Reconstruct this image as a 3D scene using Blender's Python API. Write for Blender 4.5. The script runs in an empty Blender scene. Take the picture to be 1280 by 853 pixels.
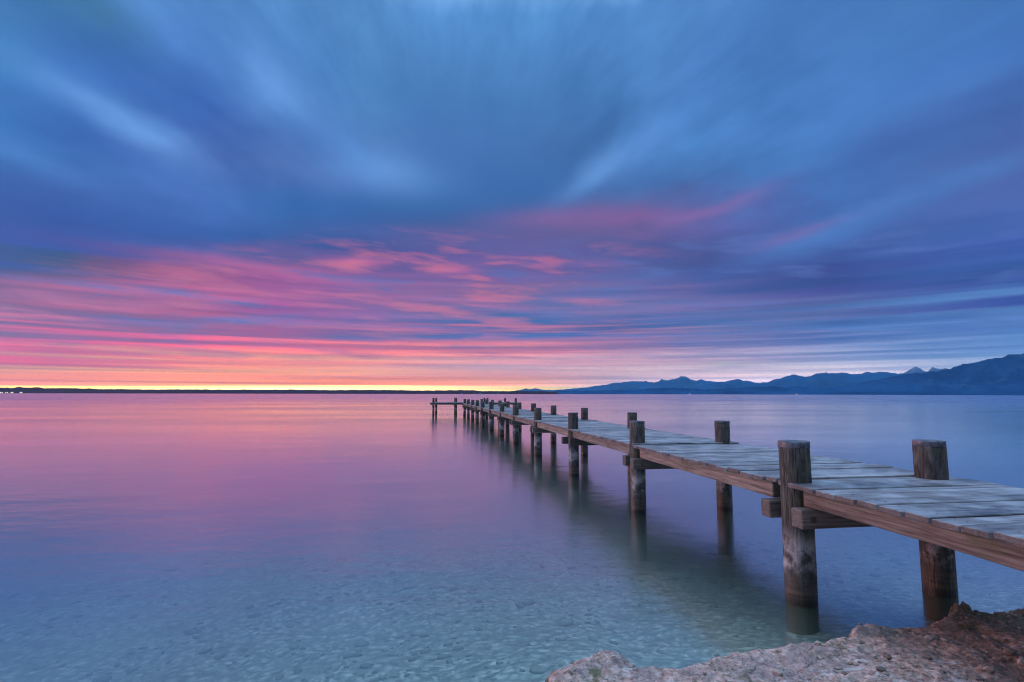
import bpy, bmesh, math, random
import numpy as np
from mathutils import Vector, Matrix, noise

random.seed(7)
rad = math.radians
S = bpy.context.scene
COL = S.collection

# ------------------------------------------------------------------ camera
CAM_H = 1.65
FPX, PITCH, YAW, ROLL = 669.6, 0.0983, 0.1612, 0.0020
cam = bpy.data.cameras.new('camera')
co = bpy.data.objects.new('camera', cam)
COL.objects.link(co)
cam.sensor_width = 36.0
cam.lens = FPX / 1280 * 36
cam.clip_start = 0.05
cam.clip_end = 60000
M = Matrix.Rotation(-YAW, 4, 'Z') @ Matrix.Rotation(math.pi/2 + PITCH, 4, 'X') @ Matrix.Rotation(ROLL, 4, 'Z')
co.matrix_world = Matrix.Translation((0, 0, CAM_H)) @ M
S.camera = co

S.view_settings.view_transform = 'Standard'
S.view_settings.look = 'None'
S.view_settings.gamma = 1
S.view_settings.exposure = 0.0
S.render.engine = 'CYCLES'
S.cycles.use_denoising = True
S.cycles.filter_width = 1.05
S.cycles.max_bounces = 8
S.cycles.volume_bounces = 0
S.cycles.transparent_max_bounces = 8
S.cycles.sample_clamp_indirect = 4

R3 = M.to_3x3()
def pdir(x, y):
    """direction in the world of a point of the 1280 x 853 photograph (used for bearings only)"""
    return (R3 @ Vector(((x-640)/FPX, (426.5-y)/FPX, -1))).normalized()
def azel(x, y):
    d = pdir(x, y)
    return math.atan2(d.x, d.y), math.asin(d.z)
def lin(c):
    return tuple(((v/255)/12.92 if v/255 <= .04045 else ((v/255+.055)/1.055)**2.4) for v in c)

# ------------------------------------------------------------------ sky
YR = [0, 60, 120, 180, 240, 280, 310, 335, 360, 385, 405, 420, 435, 450, 462, 472, 478, 481.5, 483.5, 488]
XC = [0, 160, 320, 480, 640, 800, 960, 1120, 1280]
TAB = [
 [(68,121,178),(78,130,187),(80,130,187),(83,136,192),(83,140,195),(80,130,189),(74,121,183),(74,123,185),(68,116,183)],
 [(71,130,195),(75,122,193),(86,139,207),(81,137,199),(81,139,203),(79,133,197),(75,127,193),(73,122,195),(71,118,188)],
 [(73,127,195),(73,116,186),(86,135,206),(79,130,188),(75,125,186),(75,127,193),(75,128,197),(73,118,186),(71,112,180)],
 [(75,125,193),(79,122,193),(75,118,184),(81,129,195),(71,118,180),(79,127,191),(77,127,195),(71,112,180),(71,99,166)],
 [(71,99,172),(75,112,184),(77,112,182),(79,122,188),(69,110,172),(81,114,176),(86,109,175),(77,120,188),(79,106,175)],
 [(65,99,168),(71,99,170),(71,106,173),(69,102,166),(90,97,155),(126,102,159),(90,99,168),(73,112,182),(73,104,177)],
 [(65,98,166),(78,93,162),(86,98,162),(102,95,157),(120,98,157),(94,100,162),(75,101,166),(69,100,170),(65,95,171)],
 [(88,89,154),(140,95,152),(160,101,152),(145,101,157),(118,101,162),(88,101,162),(75,97,164),(66,89,158),(64,91,164)],
 [(132,94,156),(165,98,150),(150,104,160),(145,106,162),(145,107,162),(98,107,170),(78,97,164),(68,93,164),(70,101,175)],
 [(160,100,152),(152,104,158),(145,108,168),(145,110,165),(138,112,159),(120,112,166),(90,108,166),(78,108,170),(82,122,183)],
 [(150,100,160),(150,102,165),(175,112,162),(140,114,172),(118,114,176),(112,114,172),(92,116,180),(88,124,188),(80,120,188)],
 [(180,105,156),(170,106,162),(155,110,165),(135,112,165),(125,112,170),(112,112,170),(100,122,182),(86,118,182),(95,136,200)],
 [(225,124,145),(222,122,145),(230,128,145),(222,126,146),(205,128,160),(150,128,175),(138,138,188),(110,142,200),(100,142,202)],
 [(190,124,152),(200,128,150),(225,142,152),(215,148,162),(200,156,184),(180,160,192),(172,168,202),(142,166,210),(120,154,212)],
 [(232,157,152),(238,160,152),(238,162,150),(232,164,155),(200,158,180),(200,172,195),(177,173,202),(174,178,212),(130,160,214)],
 [(240,150,152),(244,152,148),(244,150,148),(232,150,160),(215,155,172),(180,165,195),(200,184,214),(172,190,226),(150,172,220)],
 [(240,158,142),(244,160,138),(246,158,136),(240,160,148),(235,168,160),(200,178,205),(200,192,218),(178,194,228),(150,176,222)],
 [(255,182,154),(255,184,150),(255,178,148),(255,178,160),(255,184,180),(205,182,208),(188,186,216),(168,188,226),(150,178,222)],
 [(255,250,192),(255,250,194),(255,242,182),(255,228,172),(255,206,177),(212,188,205),(192,190,216),(168,190,228),(150,180,224)],
 [(255,255,217),(255,255,217),(255,254,207),(255,244,187),(255,224,182),(220,192,195),(198,196,218),(170,192,228),(150,180,224)],
]
ZEN = (1.7, 2.75, 4.1); BACKC = (.30, .30, .38)  # unseen sky overhead and behind, brightness chosen to lift the foreground
BELOW = lin((70,80,120))
def table(x, y, TT=None):
    x = min(max(x, 0), 1280); y = min(max(y, 0), 487)
    i = max(k for k in range(len(XC)) if XC[k] <= x); i = min(i, len(XC)-2)
    j = max(k for k in range(len(YR)) if YR[k] <= y); j = min(j, len(YR)-2)
    u = (x-XC[i])/(XC[i+1]-XC[i]); v = (y-YR[j])/(YR[j+1]-YR[j])
    a = [TT[j][i], TT[j][i+1], TT[j+1][i], TT[j+1][i+1]] if TT else [lin(TAB[j][i]), lin(TAB[j][i+1]), lin(TAB[j+1][i]), lin(TAB[j+1][i+1])]
    return tuple((a[0][k]*(1-u)+a[1][k]*u)*(1-v)+(a[2][k]*(1-u)+a[3][k]*u)*v for k in range(3))
Ri = R3.inverted()
def sky_colour(az, el, TT=None):
    """evening colours by bearing and height; overhead they blend into the added bright ZEN"""
    d = Vector((math.sin(az)*math.cos(el), math.cos(az)*math.cos(el), math.sin(el)))
    p = Ri @ d
    if p.z < -0.25:
        x = 640 + FPX*p.x/-p.z; y = 426.5 - FPX*p.y/-p.z
    else:
        x = 1280 if p.x > 0 else 0; y = 0 if el > rad(30) else 487-el/rad(30)*487
    if TT: return table(x, y, TT)
    c = table(x, y)
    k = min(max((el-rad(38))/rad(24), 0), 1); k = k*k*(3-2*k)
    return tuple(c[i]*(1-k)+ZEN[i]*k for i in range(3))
AZ = [-62, -50, -40, -31, -23, -15, -7, 2, 11, 20, 30, 41, 53, 66]
EL = [-.1, 0, .3, .55, .72, .9, 1.25, 1.8, 2.4, 3, 4.1, 5.3, 6.7, 8.2, 10, 12.2, 14.8, 17.8, 21.3, 25.5, 30.5, 37, 46, 89]

W = bpy.data.worlds.new('World'); S.world = W; W.use_nodes = True
W.cycles.sampling_method = 'MANUAL'; W.cycles.sample_map_resolution = 1024

class NT:
    """small helper to write node trees as expressions"""
    def __init__(s, nt): s.nt = nt
    def new(s, t, **kw):
        n = s.nt.nodes.new(t)
        for k, v in kw.items(): setattr(n, k, v)
        return n
    def put(s, sock, v):
        if isinstance(v, bpy.types.NodeSocket): s.nt.links.new(v, sock)
        elif v is not None: sock.default_value = v
    def m(s, op, a, b=None, c=None, clamp=False):
        n = s.new('ShaderNodeMath', operation=op, use_clamp=clamp)
        for i, v in enumerate((a, b, c)):
            if v is not None: s.put(n.inputs[i], v)
        return n.outputs[0]
    def v(s, op, a, b=None, scale=None):
        n = s.new('ShaderNodeVectorMath', operation=op)
        s.put(n.inputs[0], a)
        if b is not None: s.put(n.inputs[1], b)
        if scale is not None: s.put(n.inputs['Scale'], scale)
        return n.outputs['Value'] if op in ('DOT_PRODUCT', 'LENGTH') else n.outputs[0]
    def xyz(s, x, y, z):
        n = s.new('ShaderNodeCombineXYZ')
        for i, q in enumerate((x, y, z)): s.put(n.inputs[i], q)
        return n.outputs[0]
    def sep(s, v):
        n = s.new('ShaderNodeSeparateXYZ'); s.put(n.inputs[0], v); return n.outputs
    def mix(s, f, a, b, blend='MIX'):
        n = s.new('ShaderNodeMix', data_type='RGBA', blend_type=blend)
        s.put(n.inputs[0], f)
        s.put(n.inputs[6], a if not isinstance(a, tuple) else (*a[:3], 1))
        s.put(n.inputs[7], b if not isinstance(b, tuple) else (*b[:3], 1))
        return n.outputs[2]
    def noise(s, vec, scale, detail=4, rough=.5, dist=0., color=False, lac=2.):
        n = s.new('ShaderNodeTexNoise')
        s.put(n.inputs['Vector'], vec); s.put(n.inputs['Scale'], scale)
        n.inputs['Detail'].default_value = detail; n.inputs['Roughness'].default_value = rough
        n.inputs['Distortion'].default_value = dist; n.inputs['Lacunarity'].default_value = lac
        return n.outputs[1 if color else 0]
    def mr(s, v, a, b, c=0., d=1., smooth=False):
        n = s.new('ShaderNodeMapRange', interpolation_type='SMOOTHSTEP' if smooth else 'LINEAR')
        for i, q in enumerate((v, a, b, c, d)): s.put(n.inputs[i], q)
        return n.outputs[0]
    def ramp(s, f, stops, interp='LINEAR'):
        n = s.new('ShaderNodeValToRGB'); n.color_ramp.interpolation = interp
        e = n.color_ramp.elements
        while len(e) > 1: e.remove(e[0])
        e[0].position = stops[0][0]; e[0].color = (*stops[0][1][:3], 1)
        for p, c in stops[1:]:
            q = e.new(p); q.color = (*c[:3], 1)
        s.put(n.inputs[0], f)
        return n.outputs[0]

t = NT(W.node_tree)
out = [n for n in W.node_tree.nodes if n.type == 'OUTPUT_WORLD']
out = out[0] if out else t.new('ShaderNodeOutputWorld')
bg = [n for n in W.node_tree.nodes if n.type == 'BACKGROUND']
bg = bg[0] if bg else t.new('ShaderNodeBackground')
t.nt.links.new(bg.outputs[0], out.inputs[0])
D = t.v('NORMALIZE', t.new('ShaderNodeTexCoord').outputs['Generated'])
dx, dy, dz = t.sep(D)
# wind axis of the drifting clouds: the bearing they stream from
AX = pdir(566, 352)
e1 = AX.cross(Vector((0, 0, 1))).normalized(); e2 = e1.cross(AX).normalized()
pa, pb = t.v('DOT_PRODUCT', D, tuple(e1)), t.v('DOT_PRODUCT', D, tuple(e2))
rho = t.m('SQRT', t.m('ADD', t.m('MULTIPLY', pa, pa), t.m('ADD', t.m('MULTIPLY', pb, pb), 1e-4)))
na, nb = t.m('DIVIDE', pa, rho), t.m('DIVIDE', pb, rho)
lr = t.m('LOGARITHM', rho, math.e)
SV = t.xyz(t.m('MULTIPLY', na, 1.0), t.m('MULTIPLY', nb, 1.0), t.m('MULTIPLY', lr, .62))
st1 = t.noise(SV, 3.2, 6, .56)                      # broad streaks
st3 = t.noise(t.xyz(na, nb, t.m('MULTIPLY', lr, .25)), 26, 4, .6)
st2 = t.noise(SV, 9.5, 5, .55)                       # finer streaks
el = t.m('ARCSINE', dz)
az = t.m('ARCTAN2', dx, dy)
# horizontal banding close to the horizon
HV = t.xyz(t.m('MULTIPLY', az, .5), t.m('MULTIPLY', t.m('SQRT', t.m('MAXIMUM', t.m('ADD', el, .004), 0.)), 19.), 0.)
hb = t.noise(HV, 1.7, 5, .58, .25)
hb2 = t.noise(t.v('ADD', HV, (7.3, 2.1, 4.)), 3.4, 4, .55, .3)
hi = t.mr(el, rad(6), rad(17), smooth=True)           # 0 near horizon, 1 in the streaming part
lo = t.m('SUBTRACT', 1., hi)
far_ax = t.mr(rho, .12, .5, smooth=True); his = t.m('MULTIPLY', hi, far_ax)
# wobble of the look-up so that no edge is geometric
wob = t.m('ADD', t.m('MULTIPLY', t.m('SUBTRACT', st1, .5), t.m('MULTIPLY', his, rad(7))),
          t.m('MULTIPLY', t.m('SUBTRACT', hb, .5), t.m('MULTIPLY', t.m('MULTIPLY', lo, el), 1.7)))
el2 = t.m('ADD', el, wob)
az2 = t.m('ADD', az, t.m('MULTIPLY', t.m('SUBTRACT', st2, .5), t.m('MULTIPLY', his, .15)))
fac = t.m('SQRT', t.m('DIVIDE', t.m('MAXIMUM', el2, 0.), rad(90)))
col = None
HG = [(0, 2.7), (1, 2.6), (3, 2.2), (6, 1.9), (9, 1.55), (12, 1.35), (20, 1.2), (38, 1.1), (90, 1.0)]   # makes up for the air in front
INS = (.06, .15, .36)
ADJ = [[(-0.023,-0.018,-0.115),(-0.027,-0.082,-0.243),(-0.049,-0.142,-0.381),(-0.084,-0.171,-0.419),(-0.120,-0.218,-0.505),(-0.079,-0.197,-0.464),(-0.015,-0.072,-0.215),(0.005,-0.016,-0.093),(-0.007,-0.024,-0.061)],
 [(-0.035,-0.011,-0.046),(-0.023,-0.064,-0.079),(-0.038,-0.090,-0.163),(-0.033,-0.059,-0.167),(-0.047,-0.081,-0.200),(-0.028,-0.071,-0.185),(0.008,0.001,-0.027),(0.000,-0.023,-0.045),(-0.002,-0.011,-0.020)],
 [(-0.040,-0.021,-0.050),(-0.054,-0.124,-0.166),(-0.036,-0.075,-0.108),(-0.006,-0.006,-0.066),(-0.010,-0.030,-0.100),(-0.011,-0.043,-0.105),(0.018,0.028,0.046),(0.001,-0.020,-0.044),(-0.003,-0.017,-0.038)],
 [(-0.060,-0.080,-0.146),(-0.063,-0.153,-0.243),(-0.007,-0.049,-0.097),(0.002,-0.022,-0.071),(-0.011,-0.049,-0.137),(-0.030,-0.079,-0.181),(-0.012,0.008,0.001),(-0.003,0.007,-0.007),(-0.003,-0.060,-0.148)],
 [(-0.092,-0.106,-0.191),(-0.047,-0.102,-0.154),(0.012,-0.039,-0.079),(-0.024,-0.051,-0.104),(-0.037,-0.050,-0.134),(-0.020,-0.052,-0.138),(-0.034,-0.025,-0.056),(-0.010,0.012,0.025),(0.007,-0.042,-0.105)],
 [(-0.177,-0.084,-0.144),(-0.142,-0.076,-0.124),(-0.092,-0.053,-0.111),(-0.104,-0.063,-0.138),(-0.049,-0.050,-0.139),(-0.005,-0.038,-0.109),(-0.036,-0.083,-0.177),(-0.021,-0.022,-0.050),(0.005,-0.016,-0.019)],
 [(-0.287,-0.135,-0.127),(-0.224,-0.109,-0.138),(-0.169,-0.073,-0.146),(-0.161,-0.073,-0.135),(-0.052,-0.051,-0.107),(-0.043,-0.047,-0.116),(-0.051,-0.115,-0.269),(-0.024,-0.073,-0.177),(-0.012,-0.061,-0.093)],
 [(-0.359,-0.276,-0.187),(-0.064,-0.176,-0.187),(-0.073,-0.091,-0.165),(-0.112,-0.073,-0.112),(-0.057,-0.054,-0.075),(-0.057,-0.041,-0.087),(-0.033,-0.088,-0.191),(-0.017,-0.110,-0.220),(-0.030,-0.137,-0.196)],
 [(-0.285,-0.377,-0.277),(0.094,-0.245,-0.266),(-0.013,-0.101,-0.151),(0.002,-0.053,-0.108),(0.028,-0.059,-0.133),(0.025,-0.039,-0.103),(0.007,-0.045,-0.103),(-0.015,-0.094,-0.173),(-0.019,-0.099,-0.143)],
 [(-0.174,-0.416,-0.371),(0.105,-0.290,-0.312),(0.117,-0.123,-0.189),(0.006,-0.049,-0.126),(-0.085,-0.055,-0.148),(0.021,-0.040,-0.141),(0.023,-0.025,-0.101),(-0.000,-0.041,-0.131),(0.017,0.011,-0.040)],
 [(-0.160,-0.419,-0.399),(-0.083,-0.308,-0.299),(0.028,-0.154,-0.235),(-0.182,-0.073,-0.123),(-0.339,-0.071,-0.082),(-0.124,-0.064,-0.139),(-0.021,-0.036,-0.100),(-0.012,-0.051,-0.141),(0.012,-0.017,-0.070)],
 [(0.277,-0.321,-0.430),(-0.022,-0.265,-0.304),(-0.052,-0.151,-0.232),(0.067,-0.079,-0.189),(0.032,-0.073,-0.168),(-0.075,-0.099,-0.184),(-0.040,-0.064,-0.127),(-0.030,-0.080,-0.146),(0.006,-0.038,-0.072)],
 [(0.394,-0.195,-0.423),(0.221,-0.203,-0.331),(0.332,-0.113,-0.252),(0.555,-0.034,-0.213),(0.518,0.016,-0.179),(0.163,-0.011,-0.138),(0.085,0.005,-0.087),(0.017,0.009,-0.043),(0.018,0.027,-0.025)],
 [(-0.026,-0.079,-0.280),(0.095,-0.094,-0.246),(0.323,-0.051,-0.205),(0.369,0.011,-0.130),(0.321,0.089,-0.040),(0.216,0.099,-0.029),(0.174,0.094,-0.031),(0.146,0.147,0.073),(0.058,0.077,-0.003)],
 [(0.042,-0.014,-0.211),(0.096,0.016,-0.167),(0.072,-0.012,-0.149),(0.107,-0.002,-0.120),(0.045,0.008,-0.072),(0.072,0.025,-0.083),(0.234,0.125,0.002),(0.380,0.284,0.179),(0.137,0.126,0.032)],
 [(-0.001,-0.095,-0.349),(0.126,-0.023,-0.284),(0.027,-0.047,-0.209),(-0.016,-0.066,-0.135),(-0.093,-0.103,-0.163),(-0.091,-0.070,-0.125),(0.458,0.253,0.186),(0.595,0.401,0.297),(0.181,0.148,0.050)],
 [(-0.117,-0.139,-0.514),(0.124,-0.064,-0.435),(0.064,-0.138,-0.310),(-0.131,-0.149,-0.135),(-0.119,-0.109,-0.144),(-0.128,-0.066,-0.090),(0.600,0.351,0.324),(0.663,0.443,0.350),(0.181,0.148,0.050)],
 [(0.039,-0.137,-0.530),(0.202,-0.020,-0.423),(0.194,-0.091,-0.269),(-0.006,-0.140,-0.136),(-0.024,-0.070,-0.107),(-0.102,-0.049,-0.070),(0.600,0.351,0.324),(0.663,0.443,0.350),(0.181,0.148,0.050)],
 [(0.086,-0.157,-0.501),(0.168,0.075,-0.339),(0.204,0.243,-0.106),(0.086,0.072,-0.146),(-0.032,-0.018,-0.153),(-0.118,-0.043,-0.081),(0.600,0.351,0.324),(0.663,0.443,0.350),(0.181,0.148,0.050)],
 [(0.086,-0.157,-0.501),(0.152,0.142,-0.306),(0.162,0.468,-0.024),(0.081,0.220,-0.163),(-0.057,0.012,-0.208),(-0.131,-0.042,-0.095),(0.600,0.351,0.324),(0.663,0.443,0.350),(0.181,0.148,0.050)]]   # what the air itself adds or takes, row by row (linear)
def gain(e):
    for (a, x), (b, y) in zip(HG, HG[1:]):
        if e <= b: return x + (y-x)*max(0, e-a)/(b-a)
    return 1.
HAZE_ON = True
def comp(c, e):
    """the air between here and the sky takes some light and adds a little blue of its own"""
    if not HAZE_ON: return c
    g = gain(e); T = 1/g
    return tuple(max(0.004, (c[k]-(1-T)*(INS[k]*.6+c[k]*.15))/T) for k in range(3))
for i, a in enumerate(AZ):
    stops = []
    for e in [.01] + EL[2:]:
        c = comp(sky_colour(rad(a), rad(e)), e)
        if e < 34:
            d_ = sky_colour(rad(a), rad(e), ADJ); c = tuple(max(.003, c[k]+d_[k]*gain(e)) for k in range(3))
        if e < .8 and a < 8: c = (c[0]*1.4+.1, c[1]*1.14, c[2]*1.6+.16)   # the burning rim itself is brighter than white
        stops.append((math.sqrt(e/90), c))
    r = t.ramp(fac, stops)
    if col is None: col = r
    else: col = t.mix(t.mr(az2, rad(AZ[i-1]), rad(a), smooth=False), col, r)
# a little of the physical clear sky shows between the clouds
SUN_AZ, SUN_EL = rad(-60), rad(13.0)
nish = t.new('ShaderNodeTexSky', sky_type='NISHITA', sun_disc=False)
nish.sun_elevation = SUN_EL; nish.sun_rotation = SUN_AZ; nish.air_density = 1.0
col = t.mix(.004, col, nish.outputs[0], 'ADD')

def feature(x, y, slope, L, Wd, c, k, warp=None):
    """one soft streak of cloud: bearing, direction of drift, length, width, colour, strength"""
    global col
    n = math.hypot(1, slope); ux, uy = 1/n, slope/n
    L *= 1.05; Wd *= 1.25 if Wd > 9 else 1
    c0 = pdir(x, y); a = pdir(x+ux*L, y+uy*L)-c0; b = pdir(x-uy*Wd, y+ux*Wd)-c0
    q = t.v('SUBTRACT', DW, tuple(c0))
    u = t.v('DOT_PRODUCT', q, tuple(a/a.length_squared)); v = t.v('DOT_PRODUCT', q, tuple(b/b.length_squared))
    r2 = t.m('ADD', t.m('MULTIPLY', u, u), t.m('MULTIPLY', v, v))
    g = t.m('EXPONENT', t.m('MULTIPLY', r2, -1.))
    g = t.m('MULTIPLY', g, t.m('MULTIPLY', t.m('MAXIMUM', t.v('DOT_PRODUCT', D, tuple(c0)), 0.), k))
    col = t.mix(g, col, lin(c))
wc = t.noise(t.v('SCALE', SV, scale=1.), 5.5, 3, .5, color=True)
DW = t.v('ADD', D, t.v('SCALE', t.v('SCALE', t.v('SUBTRACT', wc, (.5, .5, .5)), scale=.045), scale=far_ax))
B1 = (120,170,236); B2 = (94,148,220); DK = (60,97,168); PK = (160,92,148); PU = (70,86,156)
for f in [
  (150,150,.60,95,17,B1,.85), (95,110,.56,120,24,B2,.35), (25,195,.28,120,15,B2,.6), (150,215,.30,90,12,B2,.35),
  (340,108,.75,55,26,B1,.65), (235,40,.62,190,24,B2,.32), (250,232,.45,80,12,B2,.3), (150,85,.55,130,24,DK,.55),
  (30,140,.5,80,14,DK,.5), (60,235,.2,120,16,PU,.3), (480,213,.10,70,20,B1,.6), (440,188,1.2,34,14,B2,.4),
  (430,110,1.1,40,22,B2,.25), (390,180,.5,60,18,DK,.4), (560,40,4,120,60,B2,.28), (520,140,3,60,30,DK,.35),
  (600,190,6,90,60,(62,100,168),.45), (230,255,.2,120,30,(64,98,172),.4), (690,235,-.1,110,22,(62,98,170),.4), (380,262,.1,120,20,(64,98,172),.35), (755,212,-.6,58,13,B1,.65), (830,165,-.72,90,24,B2,.5), (700,90,-2,110,60,B2,.2),
  (900,60,-.9,160,28,DK,.3), (1060,80,-.6,170,20,B2,.3), (1180,122,-.45,150,14,B2,.35), (1120,170,-.40,200,20,PU,.5),
  (1240,205,-.35,90,12,B2,.35), (1090,262,-.48,130,16,B2,.3), (1000,300,-.4,90,14,B2,.3), (1180,300,-.3,150,18,(64,94,164),.35),
  (800,272,-.04,60,9,PK,.42), (872,268,-.2,45,8,PK,.38), (925,247,-.3,45,9,PK,.3), (1000,290,-.35,60,7,PK,.35), (950,280,-.3,110,24,PU,.35),
  (700,272,-.03,80,10,PK,.5), (760,332,.05,40,7,PK,.4), (560,300,0,140,20,PK,.22),
  (440,329,-.05,42,7,(250,110,140),.7), (330,336,.12,110,9,(235,100,140),.55), (180,362,-.05,150,10,(240,105,142),.62),
  (250,378,-.08,120,8,(240,108,145),.5), (70,374,.02,80,7,(240,108,145),.5), (565,337,.02,30,5,(235,105,145),.6), (420,408,.02,150,4,(235,120,150),.6),
  (600,380,.12,120,7,(215,110,150),.4), (300,400,.0,160,6,(100,104,172),.5), (620,423,0,200,4,(96,104,172),.6),
  (720,372,.02,100,12,(110,120,185),.4), (860,395,-.03,150,8,(150,120,180),.35),
  (908,459,.01,20,2.0,(255,240,215),.95), (905,464,.0,60,3,(210,190,215),.5), (880,447,0,130,4,(120,120,180),.4),
  (1190,345,-.12,120,12,(64,94,162),.35), (1210,372,-.03,110,7,(110,158,220),.5), (1090,404,0,150,5,(98,146,210),.45), (1150,430,-.02,140,5,(84,122,188),.5),
  (1180,446,0,100,5,(124,165,222),.5), (600,458,0,120,4,(232,190,190),.6), (470,470,0,120,2,(240,170,150),.4),
]: feature(*f)
# pink and slate filaments of the low cloud deck
elb = t.mr(az, rad(-34), rad(-6), rad(8.8), rad(16.0))
pz = t.m('MULTIPLY', t.mr(el, rad(1.2), rad(4), smooth=True), t.mr(t.m('SUBTRACT', el, elb), rad(2.2), rad(-2.6), smooth=True))
pa_ = t.m('SUBTRACT', 1., t.mr(az, rad(6), rad(32), smooth=True))
FV = t.xyz(t.m('MULTIPLY', az, 2.9), t.m('MULTIPLY', t.m('ADD', t.m('SQRT', t.m('MAXIMUM', t.m('ADD', el, .004), 0.)), t.m('MULTIPLY', az, .05)), 17.), 3.)
fl = t.noise(FV, 2.1, 6, .6, .15)
kp = t.m('MULTIPLY', t.m('MULTIPLY', pz, pa_), t.mr(fl, .51, .67, 0, .72))
ks = t.m('MULTIPLY', t.m('MULTIPLY', pz, t.mr(el, rad(2.5), rad(5.5))), t.mr(fl, .46, .30, 0, .7))
col = t.mix(kp, col, lin((240,115,122)))
col = t.mix(ks, col, lin((92,108,172)))
# light and dark streaks
s = t.m('ADD', t.m('MULTIPLY', t.m('SUBTRACT', st1, .5), t.m('MULTIPLY', his, .95)), t.m('MULTIPLY', t.m('SUBTRACT', st2, .5), t.m('MULTIPLY', his, .45)))
s = t.m('ADD', s, t.m('MULTIPLY', t.m('SUBTRACT', st3, .5), t.m('MULTIPLY', his, .22)))
s = t.m('ADD', s, t.m('MULTIPLY', t.m('SUBTRACT', hb2, .5), t.m('MULTIPLY', lo, 1.5)))
gcol = t.xyz(t.m('ADD', 1., t.m('MULTIPLY', s, 1.15)), t.m('ADD', 1., t.m('MULTIPLY', s, 1.0)), t.m('ADD', 1., t.m('MULTIPLY', s, .8)))
col = t.mix(1., col, gcol, 'MULTIPLY')
# behind the camera an unseen sky, its level set for the foreground light; below the horizon nothing shines
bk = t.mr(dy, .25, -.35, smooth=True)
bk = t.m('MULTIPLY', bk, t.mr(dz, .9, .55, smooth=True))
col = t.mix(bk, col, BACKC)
col = t.mix(t.mr(dz, -.002, -.03), col, BELOW)
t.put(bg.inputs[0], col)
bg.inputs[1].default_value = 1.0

# the glow of the coming sun, low and very soft
sl = bpy.data.lights.new('sun', 'SUN'); so = bpy.data.objects.new('sun', sl); COL.objects.link(so)
sl.energy = 2.3; sl.angle = rad(22); sl.color = (1, .46, .40)
sd = Vector((math.sin(SUN_AZ)*math.cos(SUN_EL), math.cos(SUN_AZ)*math.cos(SUN_EL), math.sin(SUN_EL)))
so.rotation_euler = sd.to_track_quat('Z', 'Y').to_euler()

# ------------------------------------------------------------------ helpers
def mat(name):
    m = bpy.data.materials.new(name); m.use_nodes = True
    for n in list(m.node_tree.nodes):
        if n.type != 'OUTPUT_MATERIAL': m.node_tree.nodes.remove(n)
    return m, NT(m.node_tree), [n for n in m.node_tree.nodes if n.type == 'OUTPUT_MATERIAL'][0]
def principled(t, out, base, rough=.7, bump=None, bs=.5, bd=.01, spec=.5, metal=0.):
    p = t.new('ShaderNodeBsdfPrincipled')
    t.put(p.inputs['Base Color'], base if not isinstance(base, tuple) else (*base[:3], 1))
    t.put(p.inputs['Roughness'], rough); t.put(p.inputs['Metallic'], metal)
    t.put(p.inputs['Specular IOR Level'], spec)
    if bump is not None:
        b = t.new('ShaderNodeBump'); t.put(b.inputs['Height'], bump)
        b.inputs['Strength'].default_value = bs; b.inputs['Distance'].default_value = bd
        t.nt.links.new(b.outputs[0], p.inputs['Normal'])
    t.nt.links.new(p.outputs[0], out.inputs[0])
    return p
def link(name, me, m=None, parent=None, loc=None):
    o = bpy.data.objects.new(name, me); COL.objects.link(o)
    if m is not None: me.materials.append(m)
    if parent: o.parent = parent
    if loc: o.location = loc
    return o
def empty(name, label, cat, loc=(0, 0, 0), rz=0, group=None):
    o = bpy.data.objects.new(name, None); COL.objects.link(o)
    o.location = loc; o.rotation_euler = (0, 0, rz); o['label'] = label; o['category'] = cat
    o.empty_display_size = .2
    if group: o['group'] = group
    return o
def from_bm(name, bm, m, parent=None, smooth=False, loc=None):
    me = bpy.data.meshes.new(name); bm.normal_update(); bm.to_mesh(me); bm.free()
    if smooth:
        for p in me.polygons: p.use_smooth = True
    return link(name, me, m, parent, loc)
def grid_mesh(name, V, nu, nv, m, wrap=False, smooth=True, parent=None):
    """V: (nu*nv,3), row-major over u then v"""
    me = bpy.data.meshes.new(name)
    i = np.arange(nu-1)[:, None]; j = np.arange(nv if wrap else nv-1)[None, :]
    j2 = (j+1) % nv
    F = np.stack([i*nv+j, i*nv+j2, (i+1)*nv+j2, (i+1)*nv+j], -1).reshape(-1, 4)
    me.vertices.add(len(V)); me.vertices.foreach_set('co', V.astype(np.float32).ravel())
    me.loops.add(F.size); me.loops.foreach_set('vertex_index', F.astype(np.int32).ravel())
    me.polygons.add(len(F)); me.polygons.foreach_set('loop_start', np.arange(0, F.size, 4, dtype=np.int32))
    me.polygons.foreach_set('loop_total', np.full(len(F), 4, np.int32))
    me.update(calc_edges=True); me.validate()
    me.polygons.foreach_set('use_smooth', np.full(len(me.polygons), smooth))
    return link(name, me, m, parent)
def fnoise(x, y, z, sc, oct=4, H=.9):
    return noise.fractal(Vector((x*sc, y*sc, z*sc)), H, 2.1, oct)

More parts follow.
